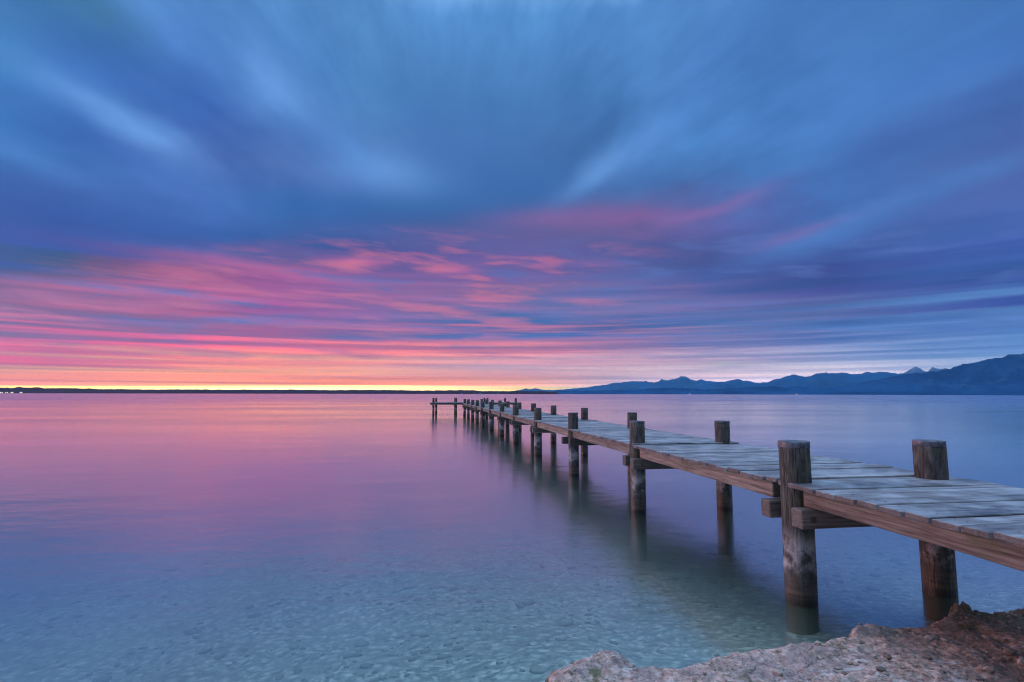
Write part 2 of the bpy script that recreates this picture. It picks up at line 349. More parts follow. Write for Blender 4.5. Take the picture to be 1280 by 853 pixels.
# ------------------------------------------------------------------ ground: lake bed, bank and land in one sheet
SHORE = [(-400,-300),(-60,-60),(-20,-14),(-8,-3),(-4,-.6),(-2,.5),(-.6,1.4),(.1,2.1),(.38,2.72),(.62,3.06),(.74,3.20),(.92,3.31),(1.15,3.37),
         (1.30,3.22),(1.53,3.16),(1.86,3.27),(2.14,3.30),(2.49,3.31),(2.84,3.38),(2.96,3.46),(3.44,3.42),(3.72,3.50),(3.92,3.60),
         (4.15,3.52),(4.41,3.50),(5.1,3.6),(6.5,3.9),(9,4.6),(14,6.5),(30,10),(80,20),(400,40)]
sp = np.array(SHORE)
def shore_sd(X, Y):
    """signed distance to the shore line, positive on land"""
    best = np.full(X.shape, 1e9); sgn = np.ones(X.shape)
    for (ax, ay), (bx, by) in zip(sp[:-1], sp[1:]):
        ex, ey = bx-ax, by-ay
        u = np.clip(((X-ax)*ex+(Y-ay)*ey)/(ex*ex+ey*ey), 0, 1)
        qx, qy = X-ax-u*ex, Y-ay-u*ey
        d = np.hypot(qx, qy)
        cr = ex*(Y-ay)-ey*(X-ax)
        k = d < best
        best = np.where(k, d, best); sgn = np.where(k, np.where(cr < 0, 1., -1.), sgn)
    return best*sgn
def bed_h(X, Y, s):
    d = np.hypot(X, Y)
    w = -s
    z = -0.06 - 0.30*(1-np.exp(-w/1.2)) - .075*np.minimum(w, 30) - .02*np.minimum(np.maximum(w-30, 0), 60)
    return z
def smooth01(x): x = np.clip(x, 0, 1); return x*x*(3-2*x)

# stones and silt of the lake bed
gm, t, o = mat('lakebed_ground')
P = t.new('ShaderNodeNewGeometry').outputs['Position']
px, py, pz_ = t.sep(P)
P2 = t.xyz(px, t.m('MULTIPLY', py, 1.0), 0.)
wp = t.v('ADD', P2, t.v('SCALE', t.v('SUBTRACT', t.noise(P2, 3., 3, .5, color=True), (.5, .5, .5)), scale=.22))
def voro(vec, sc, feat='F1', out='Distance', rnd=1.):
    n = t.new('ShaderNodeTexVoronoi', feature=feat); t.put(n.inputs['Vector'], vec); n.inputs['Scale'].default_value = sc
    n.inputs['Randomness'].default_value = rnd
    return n.outputs[out]
c1 = voro(wp, 13, out='Color'); d1 = voro(wp, 13)
c2 = voro(wp, 30, out='Color')
big = t.noise(P2, .55, 4, .55)
mid = t.noise(P2, 2.3, 5, .6)
base = t.ramp(t.sep(c1)[0], [(0, (.24,.26,.20)), (.35, (.34,.37,.30)), (.7, (.46,.49,.41)), (1, (.64,.66,.58))])
base2 = t.ramp(t.sep(c2)[1], [(0, (.15,.18,.13)), (.5, (.42,.47,.37)), (1, (.75,.78,.66))])
base = t.mix(t.mr(mid, .4, .6), base, base2)
silt = t.mix(t.mr(t.noise(P2, 5, 5, .6), .3, .7), (.28,.31,.21), (.46,.48,.36))
base = t.mix(t.mr(big, .35, .68, .0, .45), base, silt)
edge = t.mr(d1, .30, .62, 0, 1)
base = t.mix(t.m('MULTIPLY', edge, .5), base, (.09,.11,.085))
land = t.mix(t.mr(t.noise(P, 9, 6, .65), .35, .65), (.16,.12,.10), (.34,.27,.23))
base = t.mix(t.mr(pz_, -.02, .03), base, land)
h = t.m('ADD', t.m('MULTIPLY', d1, -1.), t.m('MULTIPLY', t.noise(P, 30, 4, .6), .4))
principled(t, o, base, .85, h, .45, .02, spec=.2)
GROUND = gm

nr, na_ = 260, 420
rr = .35*np.power(16400/.35, np.linspace(0, 1, nr))
aa = np.linspace(0, 2*np.pi, na_, endpoint=False)
RR, AA = np.meshgrid(rr, aa, indexing='ij')
gx = (RR*np.sin(AA)+1.2).ravel(); gy = (RR*np.cos(AA)+1.6).ravel()
s = shore_sd(gx, gy)
gz = np.where(s < 0, bed_h(gx, gy, s), -.10 + .06*smooth01(s/.5) + .42*smooth01((s-1.2)/4) + .5*smooth01((s-5)/30))
# out of the fine bank mesh's way
nz = np.array([fnoise(x, y, 0, .9, 4) if abs(x) < 60 and abs(y) < 60 else 0 for x, y in zip(gx, gy)])
gz = gz + np.where(s < 0, nz*.05, np.where(s > .8, nz*.06, 0))
ground = grid_mesh('ground', np.stack([gx, gy, gz], -1), nr, na_, GROUND, wrap=True)
ground['kind'] = 'structure'

# eroded bank in the foreground
bmx, t, o = mat('shore_bank_rock')
G = t.new('ShaderNodeNewGeometry'); P = G.outputs['Position']; nrmz = t.sep(G.outputs['Normal'])[2]
px, py, pz_ = t.sep(P)
n1 = t.noise(P, 3.2, 5, .6); n2 = t.noise(P, 24, 6, .72); n3 = t.noise(P, 85, 4, .7); n4 = t.noise(P, 130, 3, .6); nL = t.noise(t.v('ADD', P, (5., 3., 1.)), 1.4, 4, .6)
base = t.ramp(n2, [(.32, (.09,.055,.045)), (.43, (.34,.22,.175)), (.53, (.57,.38,.315)), (.66, (.85,.62,.54))])
base = t.mix(t.mr(n1, .46, .58, 0, .6), base, (.36,.26,.25))
crust = t.m('MULTIPLY', t.mr(t.noise(t.v('MULTIPLY', P, (1., 2.2, 2.)), 9, 6, .6), .54, .62), t.mr(t.noise(t.v('ADD', P, (9., 1., 0.)), 2.6, 3, .5), .46, .58))
base = t.mix(t.m('MULTIPLY', crust, .75), base, (.80,.70,.66))
moss = t.m('MULTIPLY', t.mr(t.noise(t.v('ADD', P, (2., 8., 0.)), 5.5, 6, .65), .56, .64), t.mr(nL, .38, .55))
base = t.mix(t.m('MULTIPLY', moss, .8), base, (.10,.11,.03))
brown = t.m('MULTIPLY', t.mr(px, 2.9, 3.9, smooth=True), t.mr(n1, .36, .52))
base = t.mix(t.m('MULTIPLY', brown, .62), base, t.mix(n3, (.03,.028,.014), (.085,.085,.04)))
base = t.mix(t.mr(n3, .40, .30, 0, .85), base, (.045,.032,.03))
base = t.mix(t.mr(n4, .62, .70, 0, .8), base, (.75,.5,.42))
ck = t.new('ShaderNodeTexVoronoi', feature='DISTANCE_TO_EDGE'); t.put(ck.inputs['Vector'], t.v('ADD', P, t.v('SCALE', t.noise(P, 7, 4, .6, color=True), scale=.16))); ck.inputs['Scale'].default_value = 4.2
crk = t.m('MULTIPLY', t.mr(ck.outputs['Distance'], .022, .004), t.mr(n1, .50, .58))
base = t.mix(t.m('MULTIPLY', crk, .45), base, (.07,.05,.04))
wet = t.mr(t.m('ADD', pz_, t.m('MULTIPLY', n2, .02)), .052, .022, 0, 1, smooth=True)
base = t.mix(t.m('MULTIPLY', wet, .8), base, (.06,.045,.032))
vo = voro(t.v('ADD', P, t.v('SCALE', t.noise(P, 12, 3, .5, color=True), scale=.1)), 14)
hh = t.m('ADD', t.m('ADD', t.m('MULTIPLY', n2, 1.2), t.m('MULTIPLY', n3, .8)), t.m('ADD', t.m('MULTIPLY', n4, .35), t.m('SUBTRACT', t.m('MULTIPLY', vo, .5), t.m('MULTIPLY', crk, .6))))
principled(t, o, base, t.m('SUBTRACT', .85, t.m('MULTIPLY', wet, .45)), hh, 1., .014, spec=.35)

xs = np.arange(.25, 6.6, .0115); ys = np.arange(.6, 4.25, .0115)
X, Y = np.meshgrid(xs, ys, indexing='ij'); X = X.ravel(); Y = Y.ravel()
jx = np.array([fnoise(x, y, 0, 5, 4) for x, y in zip(X, Y)]); jy = np.array([fnoise(x, y, 9, 14, 4) for x, y in zip(X, Y)])
s = shore_sd(X, Y) + .028*jx + .022*jy
n_a = np.array([fnoise(x, y, 3, 2.2, 3) for x, y in zip(X, Y)])
n_b = np.array([fnoise(x, y, 5, 9, 4) for x, y in zip(X, Y)])
n_c = np.array([fnoise(x, y, 7, 38, 3) for x, y in zip(X, Y)])
edge_h = .052 + .012*np.clip(n_a, -1, 1)
Z = -.34 + (.34+edge_h)*smooth01((s+.16)/.22)
Z = Z + np.where(s > 0, 1, .5)*(.010*n_b + .010*n_c) + .012*np.clip(n_a, -1, 1)*smooth01(s/.4) + .01*smooth01((s-.3)/2)
# the shelf edge is undercut into small knobs
Z += .05*np.exp(-(((X-1.13)/.14)**2+((Y-3.27)/.09)**2)) + .03*np.exp(-(((X-.86)/.10)**2+((Y-3.14)/.10)**2))
k = np.exp(-(((X-3.90)/.10)**2+((Y-3.52)/.06)**2)); Z += k*(.065+.05*n_b+.03*n_c)
k = np.exp(-(((X-4.5)/.45)**2+((Y-3.42)/.08)**2)); Z += k*(.035+.03*n_b+.02*n_c)
k = np.exp(-(((X-2.98)/.12)**2+((Y-3.40)/.05)**2)); Z += k*(.03+.03*n_b)
bank = grid_mesh('shore_bank', np.stack([X, Y, Z], -1), len(xs), len(ys), bmx)
bank['kind'] = 'structure'

# loose pebbles on the lake bed (countless)
def rock_template(seed):
    bm = bmesh.new(); bmesh.ops.create_icosphere(bm, subdivisions=1, radius=1)
    V = []
    for v in bm.verts:
        k = 1+.30*noise.noise(v.co*1.3+Vector((seed*3.1, 0, 0)))
        V.append(v.co*k)
    F = [[v.index for v in f.verts] for f in bm.faces]; bm.free()
    return np.array([tuple(v) for v in V]), np.array(F)
TM = [rock_template(k) for k in range(5)]
vs, fs, off = [], [], 0
rng = np.random.default_rng(4)
n = 11000
r_ = np.sqrt(rng.uniform(0, 1, n))*13.5; a_ = rng.uniform(-1.15, .85, n)
rx, ry = r_*np.sin(a_)+.3, r_*np.cos(a_)
ss = shore_sd(rx, ry); bz = bed_h(rx, ry, ss)
cl = np.array([fnoise(x, y, 2, .6, 3) for x, y in zip(rx, ry)])
for i in range(n):
    if ss[i] > -.25: continue
    if rng.uniform() > .55+cl[i]: continue
    V, F = TM[i % 5]
    sz = rng.lognormal(math.log(.021), .45)
    A = rng.uniform(0, 6.28); c_, s_ = math.cos(A), math.sin(A)
    q = V*np.array([sz*rng.uniform(1, 1.7), sz, sz*rng.uniform(.35, .6)])
    q = np.stack([q[:, 0]*c_-q[:, 1]*s_+rx[i], q[:, 0]*s_+q[:, 1]*c_+ry[i], q[:, 2]+bz[i]+.05*fnoise(rx[i], ry[i], 0, .9, 4)+sz*.12], -1)
    vs.append(q); fs.append(F+off); off += len(V)
vs = np.concatenate(vs); fs = np.concatenate(fs)
me = bpy.data.meshes.new('pebbles'); me.from_pydata(vs.tolist(), [], fs.tolist())
for p in me.polygons: p.use_smooth = True
pm, t, o = mat('pebble_stone')
gi = t.new('ShaderNodeNewGeometry'); rnd = gi.outputs['Random Per Island']
c = t.ramp(rnd, [(0, (.18,.20,.16)), (.35, (.28,.31,.25)), (.75, (.42,.45,.37)), (1, (.7,.7,.62))])
c = t.mix(t.noise(gi.outputs['Position'], 30, 4, .6), c, (.2,.22,.15))
principled(t, o, c, .8, spec=.2)
pe = link('pebbles', me, pm); pe['kind'] = 'stuff'; pe['label'] = 'pale rounded stones scattered over the shallow lake bed'; pe['category'] = 'pebbles'

def bank_z(x, y):
    i = int(round((x-xs[0])/.0115)); j = int(round((y-ys[0])/.0115))
    return Z[i*len(ys)+j]
vs, fs, off = [], [], 0
for i in range(1500):
    x, y = rng.uniform(.8, 5.6), rng.uniform(2.2, 3.7)
    q = shore_sd(np.array([x]), np.array([y]))[0]
    if q < .0 or (fnoise(x, y, 8, 2.5, 3) < -.05 and rng.uniform() < .8): continue
    V, F = TM[i % 5]; sz = min(.032, rng.lognormal(math.log(.0065), .6)); A = rng.uniform(0, 6.28); c_, s_ = math.cos(A), math.sin(A)
    w = V*np.array([sz*rng.uniform(1, 1.6), sz, sz*rng.uniform(.5, .8)])
    vs.append(np.stack([w[:, 0]*c_-w[:, 1]*s_+x, w[:, 0]*s_+w[:, 1]*c_+y, w[:, 2]+bank_z(x, y)+sz*.2], -1)); fs.append(F+off); off += len(V)
me = bpy.data.meshes.new('gravel'); me.from_pydata(np.concatenate(vs).tolist(), [], np.concatenate(fs).tolist())
gvm, t, o = mat('gravel_stone')
gi = t.new('ShaderNodeNewGeometry')
principled(t, o, t.mix(t.noise(gi.outputs['Position'], 90, 3, .6), t.ramp(gi.outputs['Random Per Island'], [(0, (.06,.05,.045)), (.4, (.25,.19,.16)), (.8, (.5,.4,.34)), (1, (.75,.66,.6))]), (.2,.16,.13)), .8, spec=.3)
gv = link('gravel', me, gvm); gv['kind'] = 'stuff'; gv['label'] = 'small loose stones and grit lying on the eroded shore bank'; gv['category'] = 'gravel'

# ------------------------------------------------------------------ water
wm, t, o = mat('lake_water')
P = t.new('ShaderNodeNewGeometry').outputs['Position']
cd = t.v('LENGTH', t.v('MULTIPLY', P, (1., 1., 0.)))
w1 = t.noise(t.v('MULTIPLY', P, (1., 1.7, 1.)), 3.2, 3, .5)
w2 = t.noise(t.v('MULTIPLY', P, (1., 2., 1.)), .45, 3, .5)
bp = t.new('ShaderNodeBump'); t.put(bp.inputs['Height'], t.m('ADD', w1, t.m('MULTIPLY', w2, 3.)))
bp.inputs['Strength'].default_value = .5; bp.inputs['Distance'].default_value = .007
fr = t.new('ShaderNodeFresnel'); fr.inputs[0].default_value = 1.36; t.nt.links.new(bp.outputs[0], fr.inputs[1])
gl = t.new('ShaderNodeBsdfGlossy', distribution='BECKMANN'); t.put(gl.inputs['Roughness'], t.m('ADD', t.mr(cd, 15, 200, .16, .26, smooth=True), t.m('ADD', t.mr(cd, 4.5, 13, .06, 0., smooth=True), t.mr(t.noise(t.v('MULTIPLY', P, (.03, .11, 1.)), 1., 4, .6), .35, .65, -.045, .05)))); gl.inputs['Color'].default_value = (1, 1, 1, 1)
t.nt.links.new(bp.outputs[0], gl.inputs['Normal'])
tr = t.new('ShaderNodeBsdfTransparent')
mx = t.new('ShaderNodeMixShader'); t.put(mx.inputs[0], t.m('MULTIPLY', t.m('POWER', fr.outputs[0], .33), t.mr(fr.outputs[0], .03, .28, .42, 1., smooth=True)))
t.nt.links.new(tr.outputs[0], mx.inputs[1]); t.nt.links.new(gl.outputs[0], mx.inputs[2])
t.nt.links.new(mx.outputs[0], o.inputs[0])
va = t.new('ShaderNodeVolumePrincipled'); va.inputs['Color'].default_value = (.66, .84, .74, 1); va.inputs['Density'].default_value = .42
va.inputs['Absorption Color'].default_value = (.5, .85, .85, 1)
t.nt.links.new(va.outputs[0], o.inputs['Volume'])
bm = bmesh.new(); bmesh.ops.create_cube(bm, size=1)
for v in bm.verts: v.co = Vector((v.co.x*33000, v.co.y*33000, 0 if v.co.z > 0 else -12))
water = from_bm('water', bm, wm); water['kind'] = 'structure'

# ------------------------------------------------------------------ hills and mountains
hm, t, o = mat('haze_tinted_mountain')
G = t.new('ShaderNodeNewGeometry'); P = G.outputs['Position']; z = t.sep(P)[2]
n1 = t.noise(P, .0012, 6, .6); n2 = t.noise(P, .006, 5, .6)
c = t.mix(t.mr(n1, .4, .6), (.003,.022,.085), (.010,.060,.17))  # bluer than real forest: part of the distance haze is in this colour
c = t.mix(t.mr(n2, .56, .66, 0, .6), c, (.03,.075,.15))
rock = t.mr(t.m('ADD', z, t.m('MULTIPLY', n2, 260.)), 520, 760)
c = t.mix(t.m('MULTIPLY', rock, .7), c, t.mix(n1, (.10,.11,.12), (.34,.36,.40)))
principled(t, o, c, .95, n2, 1., 60, spec=.05)

hm_left, t, o = mat('glow_tinted_woods')
n1 = t.noise(t.new('ShaderNodeNewGeometry').outputs['Position'], .004, 5, .6)
principled(t, o, t.mix(n1, (.022,.006,.010), (.050,.014,.018)), .95, spec=.05)  # dark red of the horizon glow is mixed into the base colour
def ridge(name, pts, D, depth, seed, extend_l=None, extend_r=None, rough=1., nd=35, step=.0016, base=0., m=None):
    """a mountain chain: ridge line given as (photo x, photo y) bearings at distance D, with real slopes before and behind"""
    A = []
    for x, y in pts:
        a, e = azel(x, y); A.append((a, CAM_H + D*math.tan(e)))
    if extend_l: A = [(rad(a), hh_) for a, hh_ in extend_l] + A
    if extend_r: A = A + [(rad(a), hh_) for a, hh_ in extend_r]
    A = np.array(A)
    az_ = np.arange(A[0, 0], A[-1, 0], step)
    H = np.interp(az_, A[:, 0], A[:, 1])
    us = np.linspace(-1, 1, nd)
    V = np.zeros((len(az_), nd, 3))
    for i, a in enumerate(az_):
        hr = H[i] + rough*H[i]*(.10*fnoise(a*90, seed, 0, .75, 6) + .05*fnoise(a*260, seed, 4, .8, 4))
        taper = min(1, (i+1)/6, (len(az_)-i)/6)
        for j, u in enumerate(us):
            prof = (1-abs(u))**1.15
            nn = fnoise(a*30, u*2.2, seed, 1.2, 6)
            d = D + u*depth*(1 + .15*fnoise(a*9, seed, 3, 1, 2))
            zz = hr*prof*(1 + .5*nn*rough*min(1, abs(u)*4)) * taper
            if abs(u) > .999: zz = -3
            V[i, j] = (d*math.sin(a), d*math.cos(a), max(zz, -3) + base)
    ob = grid_mesh(name, V.reshape(-1, 3), len(az_), nd, m or hm, smooth=True)
    ob['kind'] = 'structure'
    return ob
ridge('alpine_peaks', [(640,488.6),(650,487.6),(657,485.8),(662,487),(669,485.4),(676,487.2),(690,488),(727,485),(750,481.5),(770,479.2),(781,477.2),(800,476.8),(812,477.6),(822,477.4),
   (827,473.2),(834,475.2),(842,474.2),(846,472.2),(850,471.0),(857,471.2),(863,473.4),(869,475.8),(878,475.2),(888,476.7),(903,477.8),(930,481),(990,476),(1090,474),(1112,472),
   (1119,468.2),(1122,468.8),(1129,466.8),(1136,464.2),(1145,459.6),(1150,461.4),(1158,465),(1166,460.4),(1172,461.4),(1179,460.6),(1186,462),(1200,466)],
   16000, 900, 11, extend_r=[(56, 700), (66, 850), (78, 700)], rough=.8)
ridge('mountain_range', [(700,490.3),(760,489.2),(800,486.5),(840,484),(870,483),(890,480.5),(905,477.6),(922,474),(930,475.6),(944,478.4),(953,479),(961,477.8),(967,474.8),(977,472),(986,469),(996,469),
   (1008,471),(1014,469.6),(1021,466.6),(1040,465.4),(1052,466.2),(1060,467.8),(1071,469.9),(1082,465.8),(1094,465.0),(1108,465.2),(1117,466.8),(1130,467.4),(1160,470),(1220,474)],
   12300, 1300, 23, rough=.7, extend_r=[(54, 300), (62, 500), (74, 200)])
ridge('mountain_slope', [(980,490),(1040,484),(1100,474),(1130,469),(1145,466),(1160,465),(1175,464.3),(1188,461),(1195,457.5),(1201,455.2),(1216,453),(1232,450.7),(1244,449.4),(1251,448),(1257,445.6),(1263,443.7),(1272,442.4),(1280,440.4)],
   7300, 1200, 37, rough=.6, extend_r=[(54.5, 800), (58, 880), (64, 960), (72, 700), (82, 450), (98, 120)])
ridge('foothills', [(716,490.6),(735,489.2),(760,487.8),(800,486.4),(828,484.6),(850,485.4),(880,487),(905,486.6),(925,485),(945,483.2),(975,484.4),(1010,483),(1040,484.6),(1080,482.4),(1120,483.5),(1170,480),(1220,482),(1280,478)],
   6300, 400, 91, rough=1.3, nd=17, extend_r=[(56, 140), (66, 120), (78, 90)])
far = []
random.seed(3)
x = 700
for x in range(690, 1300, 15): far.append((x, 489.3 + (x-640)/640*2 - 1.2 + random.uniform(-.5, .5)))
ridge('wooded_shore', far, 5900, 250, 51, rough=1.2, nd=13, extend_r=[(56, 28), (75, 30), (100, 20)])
ridge('left_hills', [(0,485.0),(8,484.4),(14,485.2),(24,484.3),(34,485.2),(48,483.9),(54,485.4),(62,485.8),(90,485.4),(130,486.6),(150,486.7),(190,487.2),(240,487.0),(300,487.4),(360,487.2),(420,487.8),
   (470,487.6),(520,488.3),(545,488.3),(575,487.8),(590,488.2),(610,489.2),(640,488.9),(668,489.2),(700,489.8)],
   3200, 260, 67, rough=1.0, nd=19, m=hm_left, extend_l=[(-100, 20), (-75, 28), (-60, 38), (-48, 32), (-36, 31)])

# ------------------------------------------------------------------ haze
hz, t, o = mat('air')
pv = t.new('ShaderNodeVolumePrincipled')
pv.inputs['Color'].default_value = (.16, .56, 1, 1); pv.inputs['Density'].default_value = 4.8e-5
pv.inputs['Anisotropy'].default_value = .35
t.nt.links.new(pv.outputs[0], o.inputs['Volume'])
bm = bmesh.new(); bmesh.ops.create_cube(bm, size=1)
for v in bm.verts: v.co = Vector((v.co.x*34000, v.co.y*34000, 1700 if v.co.z > 0 else -14))
haze = from_bm('haze', bm, hz); haze['kind'] = 'stuff'

# ------------------------------------------------------------------ woods of the pier
def wood(name, axis, ramp, rough=.75, bumpd=.006, moss=.3, tone=True, frost=0.):
    m, t, o = mat(name)
    P = t.new('ShaderNodeTexCoord').outputs['Object']
    at = t.new('ShaderNodeAttribute'); at.attribute_name = 'tone'; tn = at.outputs['Fac']
    sc = {'X': (1.1, 46, 46), 'Y': (34, 1.8, 34), 'Z': (22, 22, 1.6)}[axis]
    Q = t.v('ADD', t.v('MULTIPLY', P, sc), t.xyz(t.m('MULTIPLY', tn, 31.), t.m('MULTIPLY', tn, 17.), 0.))
    g1 = t.noise(Q, 1.2, 5, .6, .5); g2 = t.noise(Q, 2.7, 4, .6); blot = t.noise(t.v('ADD', P, t.xyz(tn, tn, 0.)), 3.2, 5, .6)
    c = t.ramp(t.m('ADD', t.m('MULTIPLY', g1, .65), t.m('MULTIPLY', g2, .35)), ramp)
    if tone:
        c = t.mix(1., c, t.xyz(t.mr(tn, 0, 1, .45, 1.4), t.mr(tn, 0, 1, .46, 1.38), t.mr(tn, 0, 1, .5, 1.34)), 'MULTIPLY')
    if frost:
        c = t.mix(t.m('MULTIPLY', t.mr(blot, .42, .62), frost), c, (.62,.64,.66))
        c = t.mix(t.mr(t.noise(t.v('ADD', P, (4., 4., 0.)), 1.9, 5, .65), .50, .66, 0, .6), c, (.13,.105,.10))
    if moss:
        c = t.mix(t.mr(t.noise(t.v('ADD', P, (3., 7., 2.)), 2.6, 5, .65), .54, .68, 0, moss), c, (.09,.10,.035))
    c = t.mix(t.mr(g2, .36, .26, 0, .7), c, (.03,.022,.018))
    nn = t.sep(t.new('ShaderNodeNewGeometry').outputs['True Normal'])['XYZ'.index(axis)]
    c = t.mix(t.mr(t.m('ABSOLUTE', nn), .6, .9, 0, .7 if frost else .2), c, (.07,.05,.042))
    hgt = t.m('ADD', t.m('MULTIPLY', g1, .7), g2)
    principled(t, o, c, rough, hgt, .8, bumpd, spec=.35)
    return m
DECK = wood('weathered_deck_wood', 'X', [(.34, (.035,.03,.03)), (.45, (.14,.125,.125)), (.55, (.27,.255,.26)), (.68, (.50,.49,.49))], .42, .006, .0, True, .38)
BEAM = wood('reddish_beam_wood', 'Y', [(.3, (.045,.035,.03)), (.45, (.155,.125,.11)), (.58, (.26,.215,.19)), (.75, (.44,.375,.345))], .7, .008, .85, True)
XBEAM = wood('dark_beam_wood', 'X', [(.3, (.04,.03,.028)), (.5, (.13,.10,.09)), (.7, (.24,.19,.17))], .75, .006, .3, True)
CAP = None
pm_, t, o = mat('post_wood')
P = t.new('ShaderNodeTexCoord').outputs['Object']
oi = t.new('ShaderNodeObjectInfo').outputs['Random']
P = t.v('ADD', P, t.xyz(t.m('MULTIPLY', oi, 13.), t.m('MULTIPLY', oi, 7.), 0.))
wz = t.sep(t.new('ShaderNodeNewGeometry').outputs['Position'])[2]
g1 = t.noise(t.v('MULTIPLY', P, (11, 11, 2.2)), 1.6, 6, .66, 1.2); g2 = t.noise(t.v('MULTIPLY', P, (30, 30, 2.)), 3., 4, .6)
bl = t.noise(P, 4.5, 6, .65); rg = t.noise(t.v('MULTIPLY', P, (1.5, 1.5, 12.)), 2.4, 4, .6)
c = t.ramp(g1, [(.3, (.020,.018,.017)), (.45, (.058,.050,.045)), (.6, (.112,.098,.088)), (.78, (.25,.225,.21))])
c = t.mix(t.mr(bl, .52, .66, 0, .65), c, (.09,.095,.045))
crk = t.m('ABSOLUTE', t.m('SUBTRACT', t.noise(t.v('MULTIPLY', P, (17, 17, .8)), 1.3, 3, .5, .4), .5))
c = t.mix(t.mr(g2, .38, .26, 0, .8), c, (.02,.014,.012))
c = t.mix(t.mr(crk, .018, .004, 0, .9), c, (.012,.009,.008))
# pale lime band in the splash zone, dark wet wood at the water line
bandw = t.m('ADD', wz, t.m('MULTIPLY', t.m('SUBTRACT', bl, .5), .35))
pale = t.m('MULTIPLY', t.mr(bandw, .22, .36, smooth=True), t.mr(bandw, .62, .44, smooth=True))
c = t.mix(t.m('MULTIPLY', pale, t.mr(bl, .44, .58, 0, .85)), c, (.50,.44,.45))
wetm = t.mr(t.m('ADD', wz, t.m('MULTIPLY', rg, .1)), .34, .12, 0, 1, smooth=True)
c = t.mix(t.m('MULTIPLY', wetm, .75), c, t.mix(t.mr(rg,.35,.6), (.020,.018,.014), (.125,.085,.05)))
c = t.mix(t.m('MULTIPLY', t.mr(t.m('ADD', wz, t.m('MULTIPLY', t.m('SUBTRACT', bl, .5), .12)), .085, .03), .85), c, (.012,.013,.009))
c = t.mix(t.mr(wz, .004, -.02), c, (.13,.155,.105))
principled(t, o, c, t.mr(wetm, 0, 1, .75, .4), t.m('ADD', t.m('MULTIPLY', g1, .7), g2), .9, .010, spec=.4)
POST = pm_
cm, t, o = mat('post_cap_metal')
P = t.new('ShaderNodeTexCoord').outputs['Object']
c = t.ramp(t.noise(P, 14, 5, .6), [(.35, (.05,.055,.07)), (.5, (.13,.14,.17)), (.65, (.25,.14,.10)), (.75, (.3,.3,.33))])
principled(t, o, c, .5, t.noise(P, 30, 3, .5), .4, .003, metal=.45)
CAPM = cm
bt, t, o = mat('bolt_steel')
principled(t, o, (.10, .06, .045), .7, metal=.3)
BOLT = bt

def box(bm, x0, x1, y0, y1, z0, z1, tone=None, rz=0., tilt=0., bev=.004, rag=0., n=1, axis='X', rnd=None):
    """weathered timber: a bevelled box cut into n pieces along its axis, edges a little worn"""
    rnd = rnd or random
    tone = rnd.random() if tone is None else tone
    tmp = bmesh.new(); bmesh.ops.create_cube(tmp, size=1)
    cx, cy, cz = (x0+x1)/2, (y0+y1)/2, (z0+z1)/2
    for v in tmp.verts: v.co = Vector((v.co.x*(x1-x0), v.co.y*(y1-y0), v.co.z*(z1-z0)))
    if n > 1:
        k = 0 if axis == 'X' else 1
        ed = [e for e in tmp.edges if abs((e.verts[0].co-e.verts[1].co)[k]) > 1e-4]
        bmesh.ops.subdivide_edges(tmp, edges=ed, cuts=n-1, use_grid_fill=True)
    if bev:
        ed = [e for e in tmp.edges if len(e.link_faces) == 2 and e.calc_face_angle(0) > 1]
        bmesh.ops.bevel(tmp, geom=ed, offset=bev, segments=1, affect='EDGES')
    if rag:
        for v in tmp.verts:
            p = v.co+Vector((cx, cy, cz))
            v.co += Vector((noise.noise(p*3.1), noise.noise(p*3.7+Vector((5, 0, 0))), noise.noise(p*4.3+Vector((0, 9, 0)))*.8))*rag
    Mx = Matrix.Translation((cx, cy, cz)) @ Matrix.Rotation(rz, 4, 'Z') @ Matrix.Rotation(tilt, 4, 'X')
    lay = bm.verts.layers.float.get('tone') or bm.verts.layers.float.new('tone')
    mp = {}
    for v in tmp.verts:
        q = bm.verts.new(Mx @ v.co); q[lay] = tone; mp[v] = q
    for f in tmp.faces: bm.faces.new([mp[v] for v in f.verts])
    tmp.free()
def newbm():
    bm = bmesh.new(); bm.verts.layers.float.new('tone'); return bm

PR = .118
def post_mesh(seed, top, bottom, r=PR, wire=32):
    bm = newbm(); lay = bm.verts.layers.float.get('tone')
    nz_ = 26; rings = []
    rs = random.Random(seed); tx, ty = rs.uniform(-.03, .03), rs.uniform(-.03, .03); tone = rs.random()
    for i in range(nz_+1):
        z = bottom + (top-bottom)*i/nz_
        ring = []
        for k in range(wire):
            a = 2*math.pi*k/wire
            ca, sa = math.cos(a), math.sin(a)
            rad_ = r*(1.01 - .02*i/nz_)*(1 + .055*noise.noise(Vector((ca*1.2+seed*3, sa*1.2, z*.9))) - .03*max(0, noise.noise(Vector((ca*7+seed, sa*7, z*.7)))-.15) + .012*noise.noise(Vector((ca*5+seed, sa*5, z*2.5))))
            if i == nz_: rad_ *= .985
            zz = z + (tx*ca+ty*sa)*r*2*(1 if i == nz_ else 0)
            v = bm.verts.new((ca*rad_, sa*rad_, zz)); v[lay] = tone; ring.append(v)
        rings.append(ring)
    for a, b in zip(rings, rings[1:]):
        for k in range(wire):
            f = bm.faces.new((a[k], a[(k+1) % wire], b[(k+1) % wire], b[k])); f.smooth = True
    bm.faces.new(rings[-1]); bm.faces.new(rings[0][::-1])
    return bm
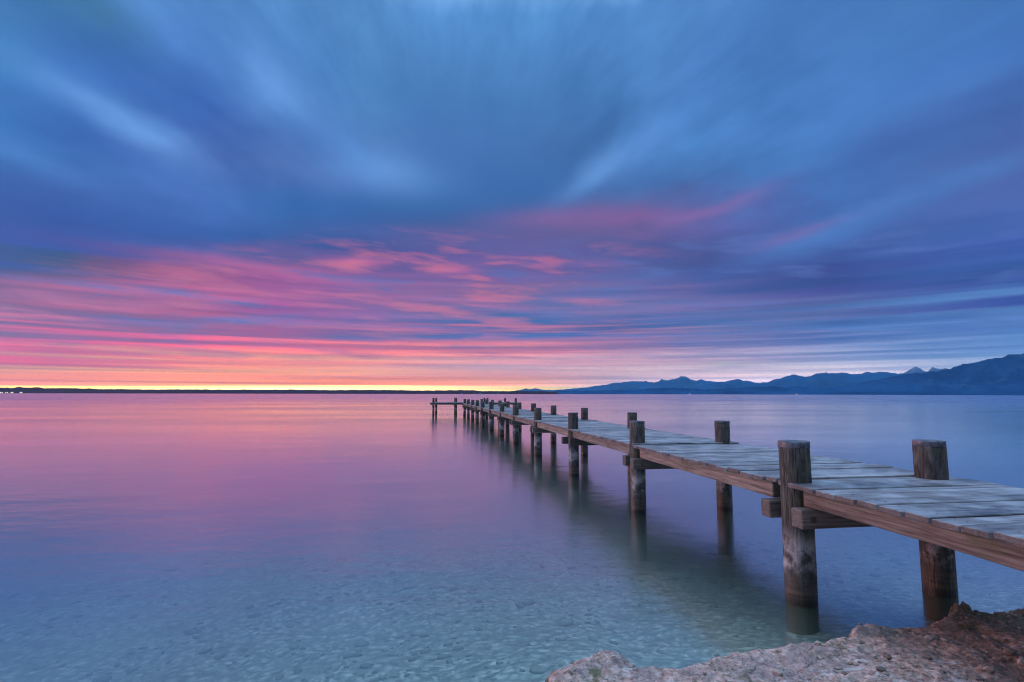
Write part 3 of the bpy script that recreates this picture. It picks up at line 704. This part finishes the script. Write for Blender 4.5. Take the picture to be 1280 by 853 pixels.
def cap_mesh(seed, r, h=.030):
    bm = bmesh.new(); rs = random.Random(seed+50); w = 32
    prof = [(r*1.035, -h), (r*1.045, -h*.95), (r*1.045, .003), (r*1.03, .007), (r*.9, .009), (r*.5, .010)]
    rings = []
    for j, (rr_, z) in enumerate(prof):
        rings.append([bm.verts.new((math.cos(a)*rr_*(1+.02*noise.noise(Vector((math.cos(a)*2+seed, math.sin(a)*2, j*.3)))),
                                    math.sin(a)*rr_*(1+.02*noise.noise(Vector((math.cos(a)*2+seed, math.sin(a)*2, j*.3)))),
                                    z+.004*noise.noise(Vector((math.cos(a)*3+seed, math.sin(a)*3, j))))) for a in [2*math.pi*k/w for k in range(w)]])
    for a, b in zip(rings, rings[1:]):
        for k in range(w):
            f = bm.faces.new((a[k], a[(k+1) % w], b[(k+1) % w], b[k])); f.smooth = True
    bm.faces.new(rings[-1])
    return bm

# ------------------------------------------------------------------ the pier
XL, XR, TOP, DZ = 3.007, 4.295, 1.257, .943
BY = [.62, 4.04, 7.32, 10.74, 14.21, 17.77, 21.04, 24.23, 27.72, 30.79, 34.0, 37.35, 40.7]
pier = empty('wooden_pier', 'long weathered wooden pier on round posts running out into the lake', 'pier', (XL, BY[1], 0))
OX, OY = XL, BY[1]
def part(name, bm, m, ox=OX, oy=OY, oz=0., parent=None, smooth=False):
    """link with its own origin, parented to the pier"""
    for v in bm.verts: v.co -= Vector((ox, oy, oz))
    o = from_bm(name, bm, m, parent or pier, smooth)
    o.location = (ox-OX, oy-OY, oz)
    return o
T_PL = .034; BH = .130
ZB = DZ-T_PL             # underside of planks
def depth_at(x, y):
    s = shore_sd(np.array([x]), np.array([y]))[0]
    return -.1 if s > 0 else float(bed_h(np.array([x]), np.array([y]), np.array([s]))[0])
def add_post(x, y, seed, top=TOP, r=PR, cap=.022, lean=(0, 0)):
    bt_ = depth_at(x, y)-.35
    bm = post_mesh(seed, top, bt_, r)
    o = from_bm('post', bm, POST, pier); o.location = (x-OX, y-OY, 0); o.rotation_euler = (lean[0], lean[1], 0)
    c = from_bm('post_cap', cap_mesh(seed, r*.965, cap), CAPM, o); c.location = (0, 0, top+.001)
    return o
for i, y in enumerate(BY):
    rs = random.Random(100+i)
    dt = [0, 0, .0, .005, 0, .012, .0, .03, .0, .02, .0, .01, .0][i]
    for k, x in enumerate((XL, XR)):
        far_ = i > 6
        add_post(x+(rs.uniform(-.02, .02) if i > 1 else 0), y, 10*i+k, TOP+dt*(1-k)+rs.uniform(-.012, .012), [.118,.118,.107][i] if i < 3 else .102*rs.uniform(.96,1.04),
                 .040 if i == 1 else .018, (rs.uniform(-.018, .018), rs.uniform(-.018, .018)) if i != 1 else (0, 0))
    if i == 0: continue
    # clamping cross beams, one on each side of the pair of posts
    for sy in (-1, 1):
        bm = newbm(); yc = y+sy*(PR+.075)
        box(bm, XL-.15+rs.uniform(-.03, .03)*(i > 1), XR+.16, yc-.06, yc+.06, ZB-BH-.012-.142, ZB-BH-.012, rs.random(), bev=.007, rag=.004, n=8)
        part('cross_beam', bm, XBEAM, XL, yc, ZB-BH-.09)
    if i <= 4:
        for x in (XL, XR):
            bm = bmesh.new(); yc = y-PR-.075-.0625; z0 = ZB-BH-.085
            bmesh.ops.create_cone(bm, cap_ends=True, segments=6, radius1=.016, radius2=.015, depth=.014, matrix=Matrix.Translation((x-.05, yc, z0)) @ Matrix.Rotation(math.pi/2, 4, 'X'))
            bmesh.ops.create_cone(bm, cap_ends=True, segments=16, radius1=.026, radius2=.026, depth=.004, matrix=Matrix.Translation((x-.05, yc+.004, z0)) @ Matrix.Rotation(math.pi/2, 4, 'X'))
            part('bolt', bm, BOLT, x, yc, z0)
# side beams between the bents
for i, (a, b) in enumerate(zip(BY, BY[1:])):
    rs = random.Random(300+i)
    for x in (XL+.015, XR-.0):
        bm = newbm()
        sag = rs.uniform(-.004, .004)
        box(bm, x-.05, x+.05, a+.245, b-.12, ZB-BH-.010+sag, ZB-.002+sag, rs.random()*.8+.1, rz=rs.uniform(-.002, .002), bev=.007, rag=.007, n=14, axis='Y', rnd=rs)
        part('side_beam', bm, BEAM, x, (a+b)/2, ZB-BH/2)
# deck: one section of planks per bay
for i, (a, b) in enumerate(zip(BY, BY[1:])):
    rs = random.Random(500+i); bm = newbm()
    y0, y1 = a-.10, b-.10
    if i == 0: y0 = -.9
    y = y0
    while y < y1-.05:
        w = rs.choice([.165, .18, .195, .2])*(1 if i < 4 else 1)
        w = min(w, y1-y)
        if y1-y-w < .08: w = y1-y
        gap = rs.uniform(.013, .026)
        tone = min(1, max(0, rs.gauss(.5, .28)))
        dzp = rs.uniform(-.004, .004) + (rs.uniform(.006, .018) if rs.random() < .25 else 0)
        l, r = 2.885+rs.uniform(-.006, .006)+(.02 if i > 1 else 0), 4.52+rs.uniform(-.02, .02)
        if i > 0 and y < a+.16 or y+w > b-.06 and i >= 0:   # planks beside the posts are cut to fit round them
            l = 2.90
        box(bm, l, r, y, y+w-gap, DZ-T_PL+dzp, DZ+dzp, tone, rz=rs.uniform(-.004, .004), tilt=rs.uniform(-.012, .012), bev=.004, rag=.0045, n=10, rnd=rs)
        if i < 5:
            for xn in (l+.11, r-.11):
                for yn in (.28, .72):
                    cc = [bm.verts.new((xn+rs.uniform(-.01, .01)*0+.007*math.cos(q), y+(w-gap)*yn+.007*math.sin(q), DZ+dzp+.0065)) for q in [2*math.pi*k/8 for k in range(8)]]
                    f = bm.faces.new(cc); f.material_index = 1
        y += w
    dk = part('deck', bm, DECK, (XL+XR)/2, (a+b)/2, DZ)
    if i < 5: dk.data.materials.append(BOLT)
# the cross platform at the far end
LY0, LY1, LX0, LX1 = 42.7, 45.3, .45, 7.75
rs = random.Random(77)
bm = newbm(); y = BY[-1]-.10
while y < LY0-.05:
    w = min(.19, LY0-y); box(bm, 2.9, 4.5, y, y+w-.01, DZ-T_PL, DZ, rs.random(), bev=0, rnd=rs); y += w
part('deck', bm, DECK, (XL+XR)/2, 41.7, DZ)
for x in (XL+.015, XR):
    bm = newbm(); box(bm, x-.05, x+.05, BY[-1]+PR, LY0+.05, ZB-BH-.01, ZB-.002, .5, rnd=rs); part('side_beam', bm, BEAM, x, 41.7, ZB-BH/2)
bm = newbm(); x = LX0
while x < LX1-.05:
    w = min(.19, LX1-x); box(bm, x, x+w-.01, LY0, LY1, DZ-T_PL-.002+.02, DZ+.018, rs.random(), bev=0, rnd=rs); x += w
part('platform_deck', bm, DECK, 4.1, 44, DZ)
for y in (LY0+.08, LY1-.08):
    for (a, b) in ((LX0+.02, 2.8), (2.82, 5.2), (5.22, LX1-.02)):
        bm = newbm(); box(bm, a, b, y-.05, y+.05, ZB-BH-.01+.018, ZB-.002+.018, rs.random(), bev=.006, rag=.004, n=6, rnd=rs); part('side_beam', bm, XBEAM, (a+b)/2, y, ZB-BH/2)
for xx in (LX0+.25, 2.5, 5.0, LX1-.25):
    bm = newbm(); box(bm, xx-.07, xx+.07, LY0-.04, LY1+.04, ZB-2*BH-.01+.018, ZB-BH-.012+.018, rs.random(), bev=.006, rnd=rs); part('cross_beam', bm, XBEAM, xx, 44, ZB-BH)
for k, (x, y) in enumerate([(.72, 42.95), (.98, 45.15), (2.5, 42.95), (2.55, 45.15), (5.0, 42.95), (5.0, 45.15), (6.75, 45.1), (7.3, 42.95)]):
    add_post(x, y, 400+k, TOP+.05, .088, .02)

# ------------------------------------------------------------------ far away: houses with lit windows on the shores
wl, t, o = mat('house_plaster'); principled(t, o, (.5, .48, .45), .9)
rf, t, o = mat('house_roof'); principled(t, o, (.09, .05, .04), .9)
lw, t, o = mat('lit_window')
e = t.new('ShaderNodeEmission'); e.inputs[0].default_value = (1, .86, .62, 1); e.inputs[1].default_value = 2.2; t.nt.links.new(e.outputs[0], o.inputs[0])
def house(px, D, label, w=13, hgt=7, base=1.5, zoff=0.):
    a, _ = azel(px, 491)
    h = empty('lakeside_house', label, 'house', (D*math.sin(a), D*math.cos(a), zoff), -a, 'lit houses on the far shores')
    bm = bmesh.new(); bmesh.ops.create_cube(bm, size=1)
    for v in bm.verts: v.co = Vector((v.co.x*w, v.co.y*9, base/2*0+(v.co.z+.5)*hgt))
    from_bm('wall', bm, wl, h)
    bm = bmesh.new()
    vs_ = [bm.verts.new(p) for p in [(-w/2-.6, -5.2, hgt+.02), (w/2+.6, -5.2, hgt+.02), (w/2+.6, 5.2, hgt+.02), (-w/2-.6, 5.2, hgt+.02), (-w/2-.6, 0, hgt+3.6), (w/2+.6, 0, hgt+3.6)]]
    for f in ((0, 1, 5, 4), (2, 3, 4, 5), (1, 2, 5), (3, 0, 4), (3, 2, 1, 0)): bm.faces.new([vs_[k] for k in f])
    from_bm('roof', bm, rf, h)
    for xo in (-w*.27, w*.27):
        bm = bmesh.new(); bmesh.ops.create_cube(bm, size=1)
        for v in bm.verts: v.co = Vector((xo+v.co.x*w*.3, -4.52+v.co.y*.1, hgt*.5+v.co.z*hgt*.5))
        from_bm('window', bm, lw, h)
    return h
LB = ['lit pale house under the left hills, nearest the left edge of the picture', 'lit pale house on the left shore, second of the four from the left edge',
      'lit pale house on the left shore, third of the four from the left edge', 'lit pale house on the left shore, rightmost of the four lights there']
for px, lb in zip((1.8, 8.2, 15, 26.3), LB): house(px, 2900, lb, 9, 4.2)
house(862, 5630, 'lit pale house on the right shore below the jagged twin peak', 13)
house(995.5, 5630, 'lit pale house on the dark right shore at the foot of the mountains', 14)

# ------------------------------------------------------------------ moored sailing boats beyond the pier head
hu, t, o = mat('boat_hull_white'); principled(t, o, (.75, .76, .8), .35)
al, t, o = mat('mast_aluminium'); principled(t, o, (.7, .7, .74), .4, metal=.3)
def tube(bm, a, b, r, n=8):
    a, b = Vector(a), Vector(b); d = (b-a).normalized(); u = d.orthogonal().normalized(); v = d.cross(u)
    r1 = [bm.verts.new(a+(u*math.cos(q)+v*math.sin(q))*r) for q in [2*math.pi*k/n for k in range(n)]]
    r2 = [bm.verts.new(b+(u*math.cos(q)+v*math.sin(q))*r) for q in [2*math.pi*k/n for k in range(n)]]
    for k in range(n): bm.faces.new((r1[k], r1[(k+1) % n], r2[(k+1) % n], r2[k]))
    bm.faces.new(r1[::-1]); bm.faces.new(r2)
def boat(px, D, label, L=6.5, mast=8., rz=.4):
    a, _ = azel(px, 493)
    b = empty('sailing_boat', label, 'sailing boat', (D*math.sin(a), D*math.cos(a), 0), -a+rz, 'sailing boats moored beyond the pier')
    bm = bmesh.new(); st = []
    for i in range(11):
        u = i/10; x = (u-.5)*L; bw = .95*math.sin(math.pi*min(1, .22+.78*(1-u)**.8*1.0))**.7 if u < 1 else .02
        bw = max(.03, 1.1*(1-(u*1.02-.35)**2*2.2)) if u < .99 else .03
        zt = .75+.25*u*u
        st.append([bm.verts.new((x, -bw, zt)), bm.verts.new((x, -bw*.75, .1)), bm.verts.new((x, 0, -.3)), bm.verts.new((x, bw*.75, .1)), bm.verts.new((x, bw, zt))])
    for p, q in zip(st, st[1:]):
        for k in range(4): bm.faces.new((p[k], q[k], q[k+1], p[k+1]))
        bm.faces.new((p[4], q[4], q[0], p[0]))
    bm.faces.new(st[0]); bm.faces.new(st[-1][::-1])
    from_bm('hull', bm, hu, b)
    bm = newbm(); box(bm, -1.2, 1.3, -.6, .6, .76, 1.25, .5, bev=.12); from_bm('cabin', bm, hu, b)
    bm = bmesh.new(); tube(bm, (.5, 0, 1.2), (.5, 0, mast), .09); from_bm('mast', bm, al, b)
    bm = bmesh.new(); tube(bm, (.4, 0, 1.9), (-2.6, 0, 1.8), .12); from_bm('boom', bm, al, b)
    return b
boat(577.5, 1000, 'pale sailing boat on the far water, leftmost of the group above the pier head', rz=1.2)
boat(593, 1050, 'pale moored sailing boat on the far water, second from the left of the group', rz=1.4)
boat(600.8, 820, 'largest pale moored sailing boat in the middle of the group above the pier', 8.5, 6.5, .3)
boat(616.5, 1050, 'pale moored sailing boat on the far water, just right of the largest one', rz=1.3)
boat(622.5, 1100, 'pale moored sailing boat on the far water, rightmost of the small group', rz=1.1)
